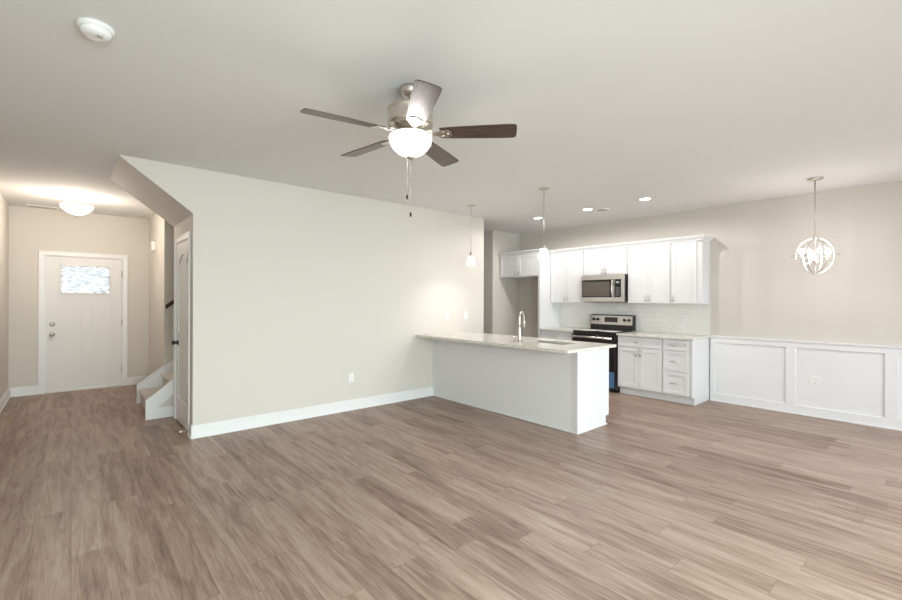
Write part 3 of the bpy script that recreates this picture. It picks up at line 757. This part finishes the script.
# hollow carcass: floor, front, divider; the sink basin hangs inside
bd = MB()
bd.box(PX+.002, PB+.014, .10, PE-.020, PB+.030, .879)
bd.box(PX+.002, PB+.030, .10, PE-.020, PW_-.021, .118)
bd.box(PX+.002, PB+.030, .118, PX+.02, PW_-.021, .879).box(-3.52, PB+.030, .118, -3.502, PW_-.021, .879).box(-2.70, PB+.030, .118, -2.682, PW_-.021, .879)
bd.box(PX+.002, PB+.030, 0, PE-.020, PW_-.085, .10)
bd.box(PX+.002, PW_-.040, .118, PE-.020, PW_-.021, .879)
bd.build('body', 'cab', pn, world=True)
M['panelgrey'] = M['cab']
bp = MB().box(PX+.002, PB, 0, PE-.021, PB+.0135, .879)
bp.box(PX+.002, PB-.006, 0, PX+.030, PB, .879)           # scribe strip against the wall
bp.box(PE-.060, PB-.006, 0, PE-.021, PB, .879)
bp.box(PX+.030, PB-.012, 0, PE-.021, PB, .016)
bp.build('back_panel', 'cab', pn, world=True, bev=.001)
MB().prism([(PB-.012, 0), (PB-.012, .879), (PW_, .879), (PW_, .105), (PW_-.065, .105), (PW_-.065, .016), (PW_-.03, .016), (PW_-.03, 0)], 'X', PE-.020, PE).build('end_panel', 'cab', pn, world=True, bev=.001)
KX = [PX+.012, -4.40, -3.78, -3.51, -2.61]
def back_doors(x0, x1, two):
    # kitchen side, facing +Y
    yf = PW_
    def sh(a, b, z0, z1, fw):
        mb = MB().box(a, yf-.020, z0, b, yf-.008, z1)
        mb.box(a, yf-.008, z0, a+fw, yf, z1).box(b-fw, yf-.008, z0, b, yf, z1).box(a+fw, yf-.008, z0, b-fw, yf, z0+fw).box(a+fw, yf-.008, z1-fw, b-fw, yf, z1)
        return mb
    spans = [(x0+.006, (x0+x1)/2-.002), ((x0+x1)/2+.002, x1-.006)] if two else [(x0+.006, x1-.006)]
    for i, (a, b) in enumerate(spans):
        d = sh(a, b, .125, .712, .055).build('door', 'cab', pn, world=True, bev=.001)
        hx = (b-.03) if (i == 0 and two) else a+.03
        MB().tube([(hx, yf+.028, .585), (hx, yf+.028, .685)], .0055).tube([(hx, yf, .60), (hx, yf+.028, .60)], .004).tube([(hx, yf, .67), (hx, yf+.028, .67)], .004).build('handle', 'nickel', d)
    d = sh(x0+.006, x1-.006, .725, .865, .04).build('drawer', 'cab', pn, world=True, bev=.001)
    c_ = (x0+x1)/2
    MB().tube([(c_-.05, yf+.028, .795), (c_+.05, yf+.028, .795)], .0055).tube([(c_-.035, yf, .795), (c_-.035, yf+.028, .795)], .004).tube([(c_+.035, yf, .795), (c_+.035, yf+.028, .795)], .004).build('handle', 'nickel', d)
back_doors(KX[0], KX[1], False); back_doors(KX[1]+.002, KX[3]-.002, True); back_doors(KX[3], KX[4], True)
# granite top with the sink cut-out
SKX0, SKX1, SKY0, SKY1 = -3.43, -2.85, 4.12, 4.42
TX0, TX1, TY0, TY1 = PX+.001, -2.500, 3.692, 4.635
bm = MB()
bm.box(TX0, TY0, .880, TX1, SKY0, .910).box(TX0, SKY1, .880, TX1, TY1, .910).box(TX0, SKY0, .880, SKX0, SKY1, .910).box(SKX1, SKY0, .880, TX1, SKY1, .910)
bmesh.ops.remove_doubles(bm.bm, verts=bm.bm.verts[:], dist=1e-5)
tag(bm.build('peninsula_countertop', 'granite'), 'long speckled granite countertop on the peninsula with a deep overhang', 'countertop')
sn = MB(); t_ = .004; zb = .70
sn.box(SKX0-.012, SKY0-.012, .876, SKX1+.012, SKY0, .8795).box(SKX0-.012, SKY1, .876, SKX1+.012, SKY1+.012, .8795).box(SKX0-.012, SKY0, .876, SKX0, SKY1, .8795).box(SKX1, SKY0, .876, SKX1+.012, SKY1, .8795)
sn.box(SKX0-t_, SKY0-t_, zb, SKX1+t_, SKY0, .8785).box(SKX0-t_, SKY1, zb, SKX1+t_, SKY1+t_, .8785).box(SKX0-t_, SKY0, zb, SKX0, SKY1, .8785).box(SKX1, SKY0, zb, SKX1+t_, SKY1, .8785).box(SKX0, SKY0, zb-.004, SKX1, SKY1, zb)
sk_ = thing('kitchen_sink', 'stainless undermount sink set in the granite behind the faucet', 'sink', ((SKX0+SKX1)/2, (SKY0+SKY1)/2, zb))
sn.build('basin', 'basin', sk_, world=True)
MB().lathe((0, 0, .0005), [(.045, 0), (.045, .002), (.03, .003), (0, .002)], 24).build('drain', 'nickel', sk_)
# faucet
fx_, fy_ = -3.385, 4.01
fc = thing('kitchen_faucet', 'tall gooseneck pull-down faucet standing on the peninsula', 'faucet', (fx_, fy_, .910))
MB().lathe((0, 0, 0), [(.030, 0), (.030, .006), (.024, .014), (.020, .040), (.019, .13), (.016, .16), (.015, .17)], 24).build('base', 'nickel', fc)
R = .075; dirx, diry = -.33, .944
arcp = [(0, 0, .16), (0, 0, .22), (0, 0, .275)]
for k in range(1, 15):
    a_ = math.pi - math.pi*1.05*k/14
    u = R + R*math.cos(a_); arcp.append((dirx*u, diry*u, .275+R*.95*math.sin(a_)*1.1))
MB().tube(arcp, .0125, 14).build('gooseneck', 'nickel', fc)
ex, ey, ez = arcp[-1]
MB().tube([(ex, ey, ez), (ex+dirx*.006, ey+diry*.006, ez-.04), (ex+dirx*.013, ey+diry*.013, ez-.10)], [.0135, .017, .0175], 14).build('spray_head', 'nickel', fc)
hd = MB().lathe((-.052, -.020, 0), [(.018, 0), (.018, .006), (.013, .012), (.012, .055), (.008, .062)], 18)
hd.tube([(-.052, -.020, .055), (-.075, -.035, .062), (-.105, -.055, .066)], [.006, .006, .007], 10).build('lever_handle', 'nickel', fc)
plate('wall_outlet', 'electrical outlet on the white end panel of the peninsula', (PE, 4.311, .70), '+X', 'outlet', 'outlet')
